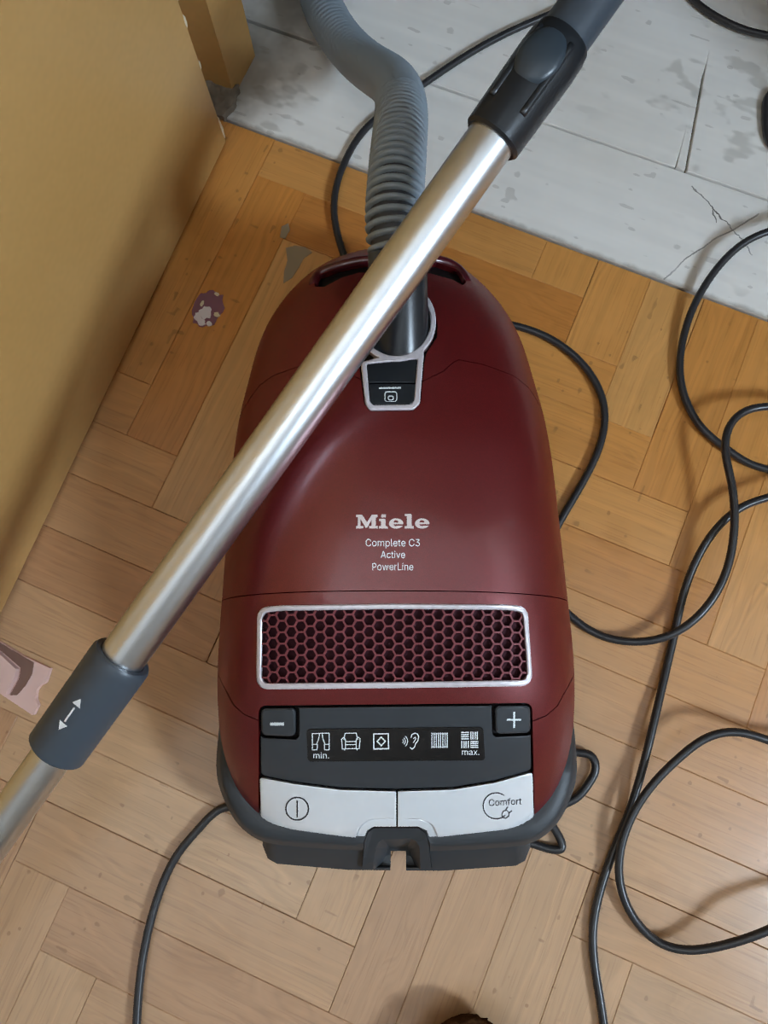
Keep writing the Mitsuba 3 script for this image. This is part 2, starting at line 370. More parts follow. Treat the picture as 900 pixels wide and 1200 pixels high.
def shell(inset=0.0, drop=0.0, zb=0.04, n=120, rings=44, expo=3.2):
    o = mirror_outline(BODY, n)
    s = np.stack([o[:, 0] * 0, np.clip(o[:, 1], -.122, .2)], 1)
    d = o - s
    L = np.linalg.norm(d, axis=1, keepdims=True)
    o = s + d * (L - inset) / L; d = o - s
    us = np.linspace(0, np.pi / 2, rings)
    V = []
    for u in us:
        r, g = math.cos(u) ** (2 / expo), math.sin(u) ** (2 / expo)
        if u == us[-1]: r, g = 0.0, 1.0
        p = s + d * r
        V.append(np.column_stack([p[:, 0] + XS(p[:, 1]), p[:, 1], zb + (HTOP(p[:, 1]) - drop - zb) * g]))
    m = len(o)
    v = np.vstack(V + [[[X0, .1, zb]]])
    i, j = np.meshgrid(np.arange(rings - 1), np.arange(m), indexing='ij')
    q = np.stack([i * m + j, i * m + (j + 1) % m, (i + 1) * m + (j + 1) % m, (i + 1) * m + j], -1).reshape(-1, 4)
    f = np.vstack([q[:, [0, 1, 2]], q[:, [0, 2, 3]]])
    kk = np.arange(m)
    f = np.vstack([f, np.stack([(kk + 1) % m, kk, kk * 0 + len(v) - 1], 1)])
    tm = trimesh.Trimesh(v, f, process=False)
    tm.merge_vertices(digits_vertex=7); tm.update_faces(tm.nondegenerate_faces()); tm.remove_unreferenced_vertices()
    return tm, np.vstack(V)
body_tm, body_pts = shell()
body = to_man(body_tm)
up = body_pts[:, 2] > 0.041
_l = LinearNDInterpolator(body_pts[up][:, :2], body_pts[up][:, 2]); _n = NearestNDInterpolator(body_pts[up][:, :2], body_pts[up][:, 2])
def surf(xy):
    xy = np.asarray(xy, float); z = _l(xy)
    return np.where(np.isnan(z), _n(xy), z)
def on(pts):
    """Plan points of the shell seen at the given photo points."""
    pts = np.asarray(pts, float); z = np.full(len(pts), .17)
    for _ in range(14):
        q = at(pts[:, 0], pts[:, 1], 0.0) * 0
        q = np.array([at(a, b, c) for (a, b), c in zip(pts, z)])
        z = 0.5 * z + 0.5 * surf(q[:, :2])
    return q[:, :2]
def dens(poly, step=4.0):
    return poly.segmentize(step)
def plan(poly, step=4.0):
    """A polygon in photo points -> the same outline in plan on the shell."""
    out = []
    for g in getattr(poly, 'geoms', [poly]):
        g = dens(g, step)
        out.append(Polygon(on(g.exterior.coords), [on(h.coords) for h in g.interiors]).buffer(0))
    return unary_union(out)
def sheet(poly, top, bottom, bevel=0.0, step=0.006):
    """A plate of the plan outline that follows the shell from 'bottom' to 'top' (metres above it), its top edge eased."""
    ms = []
    for g in getattr(poly, 'geoms', [poly]):
        parts = [g]
        if bevel:
            inner = g.buffer(-bevel)
            parts = [inner, g.difference(inner)]
        for q in parts:
            for h in getattr(q, 'geoms', [q]):
                if h.area > 1e-10:
                    ms.append(trimesh.creation.extrude_polygon(h.segmentize(step), 1.0, engine='earcut'))
    m = join(*ms)
    m.vertices[:, 2] *= 0.004
    m = m.subdivide_to_size(step, max_iter=12) if step else m
    m.merge_vertices()
    v = m.vertices.copy(); t = v[:, 2] / 0.004
    z = surf(v[:, :2]) + bottom + (top - bottom) * t
    if bevel:
        from shapely import points, distance
        dist = distance(poly.boundary, points(v[:, :2]))
        z -= np.where(t > .99, bevel * .8 * np.clip(1 - dist / bevel, 0, 1) ** 1.5, 0)
    m.vertices = np.column_stack([v[:, :2], z])
    return m
def rr(x0, y0, x1, y1, r):
    return box(x0 + r, y0 + r, x1 - r, y1 - r).buffer(r, quad_segs=5)
def rounded(pts, r):
    p = Polygon(pts)
    return p.buffer(-r).buffer(2 * r, quad_segs=5).buffer(-r, quad_segs=5)
def column(poly, z0=-0.02, z1=0.35):
    return m3.Manifold.batch_boolean([to_man(extrude(g, z0, z1)) for g in getattr(poly, 'geoms', [poly])], m3.OpType.Add)

GAP = 0.0007
zone = plan(rounded([(304, 828), (622.5, 825), (626, 966), (590, 974), (505, 983), (440, 984), (345, 974), (304, 962)], 7))
grille_in = plan(rounded([(307, 718), (330, 715.5), (460, 713.5), (590, 714.5), (613, 716.5), (619, 797), (460, 799.5), (306, 801)], 9))
grille_out = plan(rounded([(301.5, 712), (330, 709.5), (460, 707.5), (590, 708.5), (618, 710.5), (624.5, 804), (460, 806.5), (300.5, 808)], 13))
xs = np.linspace(-.2, .2, 41)
seam = lambda x: .0466 - .12 * x * x
behind_lid = Polygon([(x + X0, seam(x)) for x in xs] + [(.25, -.3), (-.25, -.3)])
fl = [(.2, .012), (.145, -.008), (.136, -.0165), (.1276, -.0263), (.1222, -.0345), (.113, -.0413), (.1, -.0458), (.05, -.05)]
flank = Polygon([(x + X0, y) for x, y in fl] + [(-x + X0, y) for x, y in fl[::-1]] + [(-.25, -.3), (.25, -.3)])
fs = [(.2, .17), (.135, .186), (.1162, .203), (.1066, .2115), (.094, .2165), (.0811, .2185), (.0665, .2215), (.0561, .2225), (.049, .2235), (.0445, .2205), (.037, .2126), (.0211, .2035), (0, .200)]
front = Polygon([(x + X0, y) for x, y in fs] + [(-x + X0, y) for x, y in fs[::-1][1:]] + [(-.25, .45), (.25, .45)])
lock_zone = plan(rounded([(422.5, 432), (428, 473), (434, 481), (484, 480.5), (492, 472), (496, 428), (498, 415), (511, 395), (512, 378), (506, 366), (464, 345), (424, 366), (417, 380), (419, 398)], 4))
slot = plan(rounded([(368, 336), (371, 323), (398, 313), (425, 307.5), (510, 306.5), (537, 316), (547, 331), (542, 334), (530, 327.5), (505, 320.5), (465, 317.5), (420, 319.5), (400, 325.5), (380, 336)], 2))
cut = lambda p: column(p.buffer(GAP))
rest = Polygon([(-.3, -.3), (.3, -.3), (.3, .5), (-.3, .5)])

vac = thing('vacuum_cleaner', 'dark red canister vacuum cleaner standing on the parquet with grey control panel', 'vacuum cleaner')
V = lambda name, mesh, mat, parent=vac, smooth=35, label=None: obj(name, mesh, mat, parent, smooth=smooth, label=label)
lid = body ^ column(rest.difference(behind_lid.buffer(GAP)).difference(front.buffer(GAP)).difference(lock_zone.buffer(GAP)))
lid_k = V('lid', to_tm(lid), 'mat_red', label='glossy dark red lid with silver lettering')
cover = body ^ column(behind_lid.difference(flank.buffer(GAP)).difference(zone.buffer(GAP)).difference(grille_out.buffer(-.0005)))
V('exhaust_cover', to_tm(cover), 'mat_red')
low = (body ^ column(behind_lid.intersection(flank).difference(zone.buffer(GAP)))) - column(box(X0 - .03, -.3, X0 + .03, -.135), -.1, .3)
for q in low.decompose():
    V('rear_housing', to_tm(q), 'mat_red')
nose = body ^ column(front.difference(lock_zone.buffer(GAP)).difference(slot))
V('front_housing', to_tm(nose), 'mat_red')
core_tm, _ = shell(inset=.005, drop=.007, n=80, rings=30)
V('inner_shell', to_tm(to_man(core_tm) - column(box(X0 - .036, -.3, X0 + .036, -.135), -.1, .3)), 'mat_core', label='black inner shell seen in the joints')

# exhaust grille: silver frame, honeycomb, filter behind it
fk = V('grille_frame', sheet(grille_out.difference(grille_in), .0016, -.006, bevel=.0011), 'mat_frame', smooth=50, label='silver frame around the honeycomb')
gx0, gy0, gx1, gy1 = grille_in.bounds
sx = (gx1 - gx0) / 27.6; ry = sx / 0.866 / 1.0
cells, R = [], sx / 0.75 / 2 / 1.155
dx, dy = sx, sx * 1.1547
for i in range(-1, 30):
    for j in range(-1, 12):
        c = (gx0 + (i + .35) * dx, gy0 + (j + (0.5 if i % 2 else 0)) * dy)
        rh = dx / 1.5 * 0.84
        cells.append(Polygon([(c[0] + rh * math.cos(t), c[1] + rh * math.sin(t)) for t in np.arange(6) * math.pi / 3]))
comb = grille_in.buffer(-.0002).difference(unary_union(cells))
V('grille', sheet(comb, -.0004, -.0035, step=0.01), 'mat_grille', smooth=False, label='honeycomb exhaust grille')
V('filter', sheet(grille_in, -.0052, -.0062, step=.01), 'mat_filter', smooth=False, label='dark filter behind the honeycomb')

# control panel, buttons, pedals
panel_px = rounded([(305.5, 830), (621.5, 826.5), (622.5, 902.5), (580, 914.5), (530, 922.5), (464, 924.5), (400, 923), (345, 916), (305.5, 908.5)], 6)
minus_px, plus_px = rounded([(304, 827), (350.5, 827), (350.5, 867), (304, 865)], 6), rounded([(576, 823), (625, 823), (625, 862), (577, 864)], 6)
pk = V('control_panel', sheet(plan(panel_px.difference(minus_px).difference(plus_px)), -.0003, -.008, bevel=.0007), 'mat_dark', smooth=45, label='dark grey control panel')
disp_px = rounded([(359.5, 854.5), (566, 852), (568.5, 891), (361, 892.5)], 4)
dk = V('display', sheet(plan(disp_px), .0004, -.002), 'mat_display', pk, smooth=False, label='black glossy display strip with six white symbols')
mk = V('minus_button', sheet(plan(rounded([(306.5, 829.5), (346, 829.5), (346, 863), (306.5, 861.5)], 6).intersection(panel_px.buffer(-.5))), .0012, -.008, bevel=.0012), 'mat_dark', smooth=50, label='button with a white minus sign')
pk2 = V('plus_button', sheet(plan(rounded([(580.5, 827), (621.5, 826.5), (621.5, 858.5), (581, 860)], 6).intersection(panel_px.buffer(-.5))), .0012, -.008, bevel=.0012), 'mat_dark', smooth=50, label='button with a white plus sign')
slot_px = rounded([(425.5, 1100), (426, 984), (430, 973.5), (438, 969), (490, 969), (500, 973.5), (504, 984), (504, 1100)], 3)
step_px = slot_px.buffer(9.5)
ped_l = Polygon([(305, 911), (345, 918.5), (400, 925.5), (464.2, 927.2), (464.2, 983.5), (440, 983.5), (400, 979.5), (345, 972), (311, 963.5), (306, 961)])
ped_r = Polygon([(466, 927.2), (530, 925.2), (580, 917), (617, 906.5), (623.5, 905), (625.2, 958), (620, 965.5), (590, 972), (505, 981.5), (466, 983.5)])
peds = []
for nm, q, lb in (('power_pedal', ped_l, 'silver pedal with a circled line symbol'), ('rewind_pedal', ped_r, 'silver pedal lettered Comfort with a plug symbol')):
    q = q.buffer(-2).buffer(2, quad_segs=4)
    kk = V(nm, sheet(plan(q.difference(step_px)), .0026, -.006, bevel=.0012), 'mat_silver', smooth=50, label=lb)
    V('step', sheet(plan(q.intersection(step_px.buffer(-.4)).difference(slot_px)), -.0004, -.006, bevel=.0006), 'mat_silver', kk, smooth=50)
    peds.append(kk)

def mark(poly_px, up_, mat, parent, name='symbol', thick=.0005, label=None):
    V(name, sheet(plan(poly_px, 3.0), up_ + thick, up_ - .0003, step=.004), mat, parent, smooth=False, label=label)
def line(pts, w=1.1, cap=2):
    return LineString(pts).buffer(w / 2, cap_style=cap, join_style=2)
def ring(cx, cy, r, w=1.2, a0=0, a1=360):
    return LineString([(cx + r * math.cos(math.radians(t)), cy + r * math.sin(math.radians(t))) for t in np.linspace(a0, a1, 37)]).buffer(w / 2)
def words(text, cx, base, width, up_, mat, parent, height=None, name='lettering', bold=False, slant=0.0, label=None):
    m = meshkit.text_mesh(text, 1.0, 0.1, bold)
    m = m.subdivide_to_size(0.5)
    v = m.vertices; w = v[:, 0].max() - v[:, 0].min(); s = width / w; hs = (height or s)
    px = np.column_stack([cx - width / 2 + (v[:, 0] - v[:, 0].min()) * s, base - v[:, 1] * hs + slant * (v[:, 0] * s - width / 2)])
    q = on(px)
    m.vertices = np.column_stack([q, surf(q) + up_ + np.where(v[:, 2] > .05, .0005, -.0003)])
    V(name, m, mat, parent, smooth=False, label=label)
mark(box(317, 846.5, 333, 850), .0012, 'mat_print', mk, 'minus_sign')
mark(unary_union([box(593.5, 842.3, 610.5, 844.3), box(601.2, 834.0, 603.2, 853)]), .0012, 'mat_print', pk2, 'plus_sign')
sy = lambda poly, nm='symbol': mark(poly, .0004, 'mat_print', dk, nm)
# curtain
sy(unary_union([line([(366, 859.6), (386, 859)]), line([(366.2, 859), (366.2, 878.5)]), line([(385.8, 859), (385.8, 878.5)]), line([(366, 878.5), (371.5, 878.5)]), line([(380.5, 878.5), (386, 878.5)]),
                line([(374.6, 859.5), (373.5, 866), (371, 872)]), line([(377.6, 859.5), (378.6, 866), (381, 872)]), line([(366.5, 872.3), (372, 872.3), (371.5, 878.8)]), line([(385.5, 872.3), (380.3, 872.3), (380.5, 878.8)])]), 'curtain_symbol')
# armchair
sy(unary_union([line([(403, 867), (404.5, 859.3), (417.5, 859), (419.2, 867)]), line([(404.8, 869), (417.6, 868.7)]), line([(404.8, 872.5), (417.6, 872.3)]), line([(404.9, 866), (404.9, 877)]), line([(417.5, 866), (417.5, 877)]),
                line([(404.9, 866), (402.5, 864.2), (400.4, 866), (401.2, 877.5), (421.2, 877), (422, 865.5), (420, 863.8), (417.5, 866)]), line([(404, 877), (404, 879.3)]), line([(418.5, 877), (418.5, 879.3)])]), 'armchair_symbol')
# rug
sy(unary_union([line([(438, 860), (455, 859.7), (455.4, 877.2), (438.2, 877.5), (438, 860)], 1.6), line([(446.6, 863.6), (451.6, 868.6), (446.8, 873.6), (442, 868.7), (446.6, 863.6)], 1.5)]), 'rug_symbol')
# sound waves and ear
sy(unary_union([ring(470.5, 868.5, 2.2, 1, -50, 50), ring(470.5, 868.5, 4.6, 1, -50, 50), ring(470.5, 868.5, 7.2, 1, -50, 50)] +
               [LineString([(481.8, 864), (482.6, 860.8), (486, 859), (489.4, 860.2), (490.6, 863.4), (489.6, 868), (487, 871.5), (485.6, 875.4), (483, 877.6), (480.8, 876)]).buffer(.6),
                LineString([(484.6, 865.4), (486.4, 863.6), (487.4, 865.6), (485.6, 868.6), (484.4, 870)]).buffer(.5)]), 'ear_symbol')
# carpet
sy(unary_union([box(505.6 + k * 2.55, 858.4, 506.7 + k * 2.55, 876.4) for k in range(8)] + [box(505.6, 859.4, 524.5, 860.3), box(505.6, 874.6, 524.5, 875.5)]), 'carpet_symbol')
# parquet
pq = [box(540.2, 857.6 + k * 2.5, 549.4, 859.0 + k * 2.5) for k in range(4)] + [box(551 + k * 2.5, 857.4, 552.4 + k * 2.5, 866.6) for k in range(4)]
pq += [box(540.4 + k * 2.5, 868, 541.8 + k * 2.5, 876.6) for k in range(4)] + [box(551, 868 + k * 2.3, 560.4, 869.4 + k * 2.3) for k in range(4)]
sy(unary_union(pq), 'parquet_symbol')
words('min.', 376.5, 888.6, 18.5, .0004, 'mat_print', dk, height=7.0)
words('max.', 551.5, 884.6, 20.5, .0004, 'mat_print', dk, height=7.0)
mark(unary_union([ring(348.8, 947, 13.2, 1.5), box(348.1, 937.5, 349.6, 957)]), .0026, 'mat_print_dark', peds[0], 'line_symbol')
plug = [ring(581, 943.6, 15.2, 1.2, 48, 306), LineString([(588.3, 957), (587.4, 953.5), (589.2, 950), (592.6, 948.4), (595.8, 951), (595.8, 955.4), (592, 958.2), (588.3, 957)]).buffer(.55), LineString([(592, 948.6), (594.2, 945.2)]).buffer(.6), LineString([(595.8, 952), (599, 949.4)]).buffer(.6)]
mark(unary_union(plug), .0026, 'mat_print_dark', peds[1], 'plug_symbol')
words('Comfort', 591.5, 942.8, 38, .0026, 'mat_print_dark', peds[1], height=7.6, slant=-.05)

# lettering on the lid: slab serif maker's name and three lines
def slab():
    H = 1.0
    M = unary_union([box(.14, 0, .34, H), box(1.16, 0, 1.48, H), Polygon([(.14, H), (.46, H), (.90, .34), (.74, .02)]), Polygon([(1.18, H), (1.36, H), (.82, .02), (.70, .28)]), box(0, 0, .56, .18), box(.98, 0, 1.62, .18), box(0, H - .18, .4, H), box(1.2, H - .18, 1.62, H)])
    i = unary_union([box(.16, 0, .50, .68), box(0, 0, .66, .17), box(0, .53, .4, .70), box(.17, .80, .52, 1.02)])
    def e():
        o = affinity.scale(Point(0, 0).buffer(1, quad_segs=10), .54, .37); o = affinity.translate(o, .54, .36)
        inn = affinity.translate(affinity.scale(Point(0, 0).buffer(1, quad_segs=8), .2, .22), .52, .38)
        q = o.difference(inn).union(box(.3, .31, .9, .43).intersection(o))
        return q.difference(box(.62, .2, 1.2, .31))
    l = unary_union([box(.16, 0, .52, 1.06), box(0, 0, .68, .17), box(0, .89, .4, 1.06)])
    out, x = [], 0
    for g, w in ((M, 1.62), (i, .66), (e(), 1.08), (l, .68), (e(), 1.08)):
        out.append(affinity.translate(g, x, 0)); x += w + .09
    return out, x - .09
gl, gw = slab()
s_ = 86.0 / gw
lk = V('badge', sheet(plan(unary_union([affinity.affine_transform(g, [s_, 0, 0, -16.2, 417.2, 619.4]) for g in gl]), 3.0), .0008, -.0004, bevel=.0002, step=.004), 'mat_logo', lid_k, smooth=False, label='raised silver slab serif name')
words('Complete C3', 460.3, 640.2, 63.5, .0, 'mat_print', lid_k, height=8.4)
words('Active', 460.5, 654, 28.5, .0, 'mat_print', lid_k, height=8.2)
words('PowerLine', 460.3, 668.2, 48, .0, 'mat_print', lid_k, height=8.4)

# hose socket, lock and carrying handle
ring_px = Point(464, 377).buffer(47, quad_segs=16)
lock_out = rounded([(422.5, 425), (428, 473), (433, 481), (484.5, 480.5), (492, 473), (496.5, 418), (496, 405)], 4)
lock_in = rounded([(429.5, 427), (433.5, 470.5), (437, 475), (481, 474.5), (485, 470), (489.5, 421)], 2)
sf = ring_px.union(lock_out).difference(Point(464, 377).buffer(40.5, quad_segs=16)).difference(lock_in.difference(ring_px))
V('socket_frame', sheet(plan(sf), .0016, -.006, bevel=.001), 'mat_frame', smooth=50, label='silver frame round the hose socket and release button')
lo = lock_in.difference(ring_px.buffer(.5))
V('lock_plate', sheet(plan(lo.intersection(box(400, 380, 520, 448.5))), .0004, -.006, bevel=.0006), 'mat_black', smooth=45, label='black plate above the release button')
bk = V('release_button', sheet(plan(lo.intersection(box(400, 450.5, 520, 500))), .0014, -.006, bevel=.0005), 'mat_black', smooth=50, label='black release button with a white symbol')
mark(unary_union([rr(450.5, 459.5, 465.5, 471.5, 3).difference(rr(451.7, 460.7, 464.3, 471, 2.2)), rr(454.5, 464.5, 461.5, 470, 2).difference(rr(455.7, 465.7, 460.3, 469, 1.2)), line([(444, 455.8), (470, 455.4)], 1.7)]), .0014, 'mat_print', bk)
V('socket', sheet(plan(Point(464, 377).buffer(40, quad_segs=16)), -.001, -.006), 'mat_black', smooth=False, label='black ring of the hose socket')
hq = on(spline([(367, 333, 0), (373, 321, 0), (398, 311, 0), (425, 305.5, 0), (465, 303.5, 0), (508, 304, 0), (536, 313.5, 0), (547, 328, 0)], 6)[:, :2])
hp = np.column_stack([hq, surf(hq) + .0002 - .004 * np.abs(np.linspace(-1, 1, len(hq))) ** 6])
hr = tube(hp, .0042, 16)
V('carry_handle', hr, 'mat_maroon', smooth=True, label='dark maroon carrying handle across the front')

# base with bumper, foot, parking slot, wheels
BASE = [(0, -.158), (.05, -.157), (.09, -.1545), (.112, -.151), (.1258, -.1437), (.137, -.1328), (.147, -.1155), (.152, -.102), (.1543, -.085), (.1548, -.05), (.152, 0), (.147, .055), (.1368, .19), (.1205, .27), (.1025, .312), (.068, .349), (.034, .3655), (0, .3715)]
def base_mesh():
    o = mirror_outline(BASE, 90); m = len(o)
    top = .046 + .03 * np.clip((-.02 - o[:, 1]) / .07, 0, 1) ** 1.0
    c = np.array([0, .08])
    def off(d):
        t = np.roll(o, -1, 0) - np.roll(o, 1, 0); nrm = np.stack([t[:, 1], -t[:, 0]], 1); nrm /= np.linalg.norm(nrm, axis=1, keepdims=True)
        return o - nrm * d
    lv = [(off(.010), .014), (off(.002), .017), (off(0), .022), (off(0), .022 + (top - .022) * .55), (off(.0012), .022 + (top - .022) * .72), (off(.006), .022 + (top - .022) * .88), (off(.0105), top), (off(.02), top)]
    vv = np.vstack([np.column_stack([p[:, 0] + XS(p[:, 1]), p[:, 1], np.broadcast_to(z, m)]) for p, z in lv] + [[[X0, .05, .014], [X0, .05, .05]]])
    i, j = np.meshgrid(np.arange(len(lv) - 1), np.arange(m), indexing='ij')
    q = np.stack([i * m + j, i * m + (j + 1) % m, (i + 1) * m + (j + 1) % m, (i + 1) * m + j], -1).reshape(-1, 4)
    f = np.vstack([q[:, [0, 1, 2]], q[:, [0, 2, 3]]]); kk = np.arange(m); e = len(lv) * m
    f = np.vstack([f, np.stack([(kk + 1) % m, kk, kk * 0 + e], 1), np.stack([e - m + kk, e - m + (kk + 1) % m, kk * 0 + e + 1], 1)])
    return trimesh.Trimesh(vv, f, process=False)
base = to_man(base_mesh())
fo = lambda z, yo, w: to_man(extrude(Polygon([(X0 - w, -.12), (X0 - w, yo + .016), (X0 - w + .005, yo + .005), (X0 - w + .013, yo + .001), (X0 - .04, yo - .0035), (X0 + .04, yo - .0035), (X0 + w - .013, yo + .001), (X0 + w - .005, yo + .005), (X0 + w, yo + .016), (X0 + w, -.12)]), z, z + .001))
foot = m3.Manifold.batch_hull([fo(.014, -.1735, .1145), fo(.034, -.1748, .1155), fo(.052, -.158, .111), fo(.058, -.150, .109)])
slot_ab = lambda pts, z: Polygon([tuple(at(x, y, z)[:2]) for x, y in pts])
notch = slot_ab([(457.5, 1060), (457.5, 998), (476, 998), (476, 1060)], .035)
ztop = lambda y: .0775 + 1.0 * np.minimum(y + .143, 0)
def slant(pts):
    out = []
    for x, y in pts:
        z = .06
        for _ in range(20):
            z = .5 * z + .5 * float(ztop(at(x, y, z)[1]))
        out.append(tuple(at(x, y, z)[:2]))
    return Polygon(out)
def block(poly, z0, fn):
    m = extrude(poly.segmentize(.004), 0, 1); t = m.vertices[:, 2] > .5
    m.vertices = np.column_stack([m.vertices[:, :2], np.where(t, fn(m.vertices[:, 1]), z0)]); return to_man(m)
brk_out = slant([(424.5, 1019), (427, 986), (431, 976), (438, 970.5), (490, 970.5), (498, 976), (502.5, 986), (505.5, 1019)])
brk_in = slant([(435.5, 1060), (437.5, 992), (441, 985), (447, 982), (483, 982), (488, 985), (492, 992), (496, 1060)])
baseall = (base + foot) - column(notch, -.1, .3) - column(brk_out.buffer(.0004), .03, .3)
V('base', to_tm(baseall), 'mat_bumper', smooth=38, label='dark grey base with bumper')
pit = m3.Manifold.batch_hull([block(brk_in, .08, lambda y: ztop(y) + .003), block(brk_in.buffer(-.0005), .075, lambda y: ztop(y) - .0005), to_man(extrude(notch.buffer(.0035), .034, .036))])
brk = block(brk_out, .028, ztop) - pit - column(notch, -.1, .3)
V('parking_bracket', to_tm(brk), 'mat_bumper', smooth=25, label='dark slotted bracket that parks the floor head')
for s in (-1, 1):
    V('wheel', to_tm(m3.Manifold.cylinder(.02, .021, .021, 32, True).rotate((0, 90, 0)).translate((X0 + s * .118, -.07, .021))), 'mat_black', smooth=40, label='black wheel')
V('wheel', to_tm(m3.Manifold.cylinder(.018, .015, .015, 28, True).rotate((0, 90, 0)).translate((X0, .27, .015))), 'mat_black', smooth=40, label='small black castor')

# ------------------------------------------------------------------ hose
hose = thing('suction_hose', 'grey ribbed suction hose rising from the vacuum cleaner and running over the white planks', 'hose')
P = lambda px, py, z: at(px, py, z)
cuff0, cuff1 = np.array([X0 + .006, .222, .165]), np.array([X0 + .0045, .296, .203])
ax = (cuff1 - cuff0) / np.linalg.norm(cuff1 - cuff0); Lc = np.linalg.norm(cuff1 - cuff0)
obj('cuff', lathe([(0, 0), (0, .0195), (.003, .0215), (Lc * .5, .0212), (Lc - .004, .0208), (Lc, .02), (Lc, 0)], cuff0, ax), 'mat_black', hose, smooth=40, label='black swivel cuff in the socket')
obj('collar', lathe([(0, 0), (0, .0222), (.002, .024), (.012, .024), (.014, .0225), (.014, 0)], cuff1 - ax * .006, ax), 'mat_wandgrey', hose, smooth=40, label='dark grey collar')
hpts = [cuff1, P(462, 262, .212), P(464, 215, .212), P(468, 165, .198), P(470, 125, .165), P(458, 96, .115), P(432, 78, .075), P(403, 50, .045), P(383, 18, .03), P(372, -15, .0235), P(368, -60, .0235), P(385, -140, .0235), P(470, -210, .03), P(580, -220, .08), P(680, -190, .2)]
hpath = spline(hpts, .0009)
s = np.r_[0, np.cumsum(np.linalg.norm(np.diff(hpath, axis=0), axis=1))]
ns = int(np.searchsorted(s, .178))
prof = 0.5 - 0.5 * np.cos(2 * np.pi * s[ns:] / .0068)
obj('ribbed_tube', tube(hpath[ns:], .0223 - .0008 * (1 - prof), 28), 'mat_hose', hose, smooth=True, label='finely ribbed grey tube')
obj('inner_tube', tube(hpath[:ns + 6], .0186, 24), 'mat_hose_groove', hose, smooth=True, label='dark inner tube between the ribs')
tg = np.gradient(hpath, axis=0)
for k_ in range(26):
    c = int(np.searchsorted(s, .0045 + k_ * .0068))
    if c < ns:
        w_ = .0022 + .0009 * min(1, k_ / 22)
        pr_ = [(-w_, 0), (-w_, .0190), (-w_ * .8, .0212), (-w_ * .35, .0222), (w_ * .35, .0222), (w_ * .8, .0212), (w_, .0190), (w_, 0)]
        obj('rib', lathe(pr_, hpath[c], tg[c], 40), 'mat_hose', hose, smooth=50)

# ------------------------------------------------------------------ wand
wand = thing('suction_wand', 'silver telescopic suction wand lying diagonally across the vacuum cleaner', 'tube')
w0, w1 = at(140, 775, .178), at(575, 165, .282)
wd = (w1 - w0) / np.linalg.norm(w1 - w0); wl = np.linalg.norm(w1 - w0)
wu = np.cross(wd, [0, 0, 1]); wu /= np.linalg.norm(wu); wn = np.cross(wu, wd)
def cyl(name, s0, s1, r, mat, e=.0006, parent=wand, label=None):
    return obj(name, lathe([(s0, 0), (s0, r - e), (s0 + e, r), (s1 - e, r), (s1, r - e), (s1, 0)], w0, wd, 64), mat, parent, smooth=40, label=label)
cyl('upper_tube', -.03, wl + .03, .01685, 'mat_alu', label='wide brushed silver tube')
cyl('lower_tube', -.62, -.04, .0152, 'mat_alu', label='narrower silver tube')
sl = obj('sleeve', lathe([(-.083, 0), (-.083, .0205), (-.0815, .0222), (-.004, .0228), (.002, .0226), (.0045, .0212), (.0045, .0175), (.0015, .0172), (.0015, 0)], w0, wd, 64), 'mat_wandgrey', wand, smooth=40, label='dark grey sliding sleeve with a small arrow')
def on_wand(s_, a_, r_):
    return w0 + wd * s_ + r_ * (math.cos(a_) * wn + math.sin(a_) * wu)
aa = []
for poly in (Polygon([(-.034, -.0035), (-.034, .0035), (-.028, 0)]), Polygon([(-.050, -.0035), (-.050, .0035), (-.056, 0)]), box(-.0485, -.0006, -.036, .0006)):
    m = trimesh.creation.extrude_polygon(poly, 1.0, engine='earcut')
    m.vertices = [on_wand(v[0], v[1] / .0226, .0224 + (v[2] > .5) * .0005) for v in m.vertices]; aa.append(m)
obj('arrow_mark', join(*aa), 'mat_silver', sl, label='pale double arrow')
cp = obj('coupling', lathe([(wl, 0), (wl, .0188), (wl + .002, .0206), (wl + .06, .0214), (wl + .072, .0208), (wl + .078, .0195), (wl + .078, 0)], w0, wd, 64), 'mat_black', wand, smooth=40, label='black coupling with an oval release button')
rb = []
for a_ in (-.62, .62):
    rb.append(tube([on_wand(t, a_, .0205) for t in np.linspace(wl + .018, wl + .07, 14)], .0026, 10))
obj('ridge', rb[0], 'mat_black', cp, smooth=True); obj('ridge', rb[1], 'mat_black', cp, smooth=True)
bt = trimesh.creation.icosphere(4, 1.0); bt.apply_scale((.0195, .0145, .0058))
Mx = np.eye(4); Mx[:3, 0], Mx[:3, 1], Mx[:3, 2] = wd, wu, wn; Mx[:3, 3] = on_wand(wl + .053, .0, .0185)
bt.apply_transform(Mx)
obj('release_button', bt, 'mat_wandbutton', cp, smooth=True, label='oval dark release button')
cyl('grip_tube', wl + .07, wl + .16, .0175, 'mat_wandgrey', label='dark grey handle tube')
g0 = w0 + wd * (wl + .155)
obj('handle', tube(spline([g0, g0 + wd * .05 + wn * .004, g0 + wd * .11 + wn * .02, g0 + wd * .17 + wn * .02, P(680, -190, .2) + [0, 0, .02]], .004), .0178, 24), 'mat_wandgrey', wand, smooth=True, label='curved dark handle')
# floor head at the far end of the wand
h0 = w0 - wd * .62
hd = np.array([h0[0], h0[1], 0])
m = rbox(-.13, .13, -.045, .045, .002, .042, .012); Rz = trimesh.transformations.rotation_matrix(math.atan2(wd[1], wd[0]) + math.pi / 2, (0, 0, 1)); Rz[:3, 3] = hd - np.array([wd[0], wd[1], 0]) * .05
m.apply_transform(Rz)
obj('floor_head', m, 'mat_black', wand, smooth=40, label='wide black floor head')
obj('swivel', tube(spline([h0 + wd * .03, h0 - wd * .01, hd - wd * [1, 1, 0] * .05 + [0, 0, .03]], .004), .017, 20), 'mat_black', wand, smooth=True)

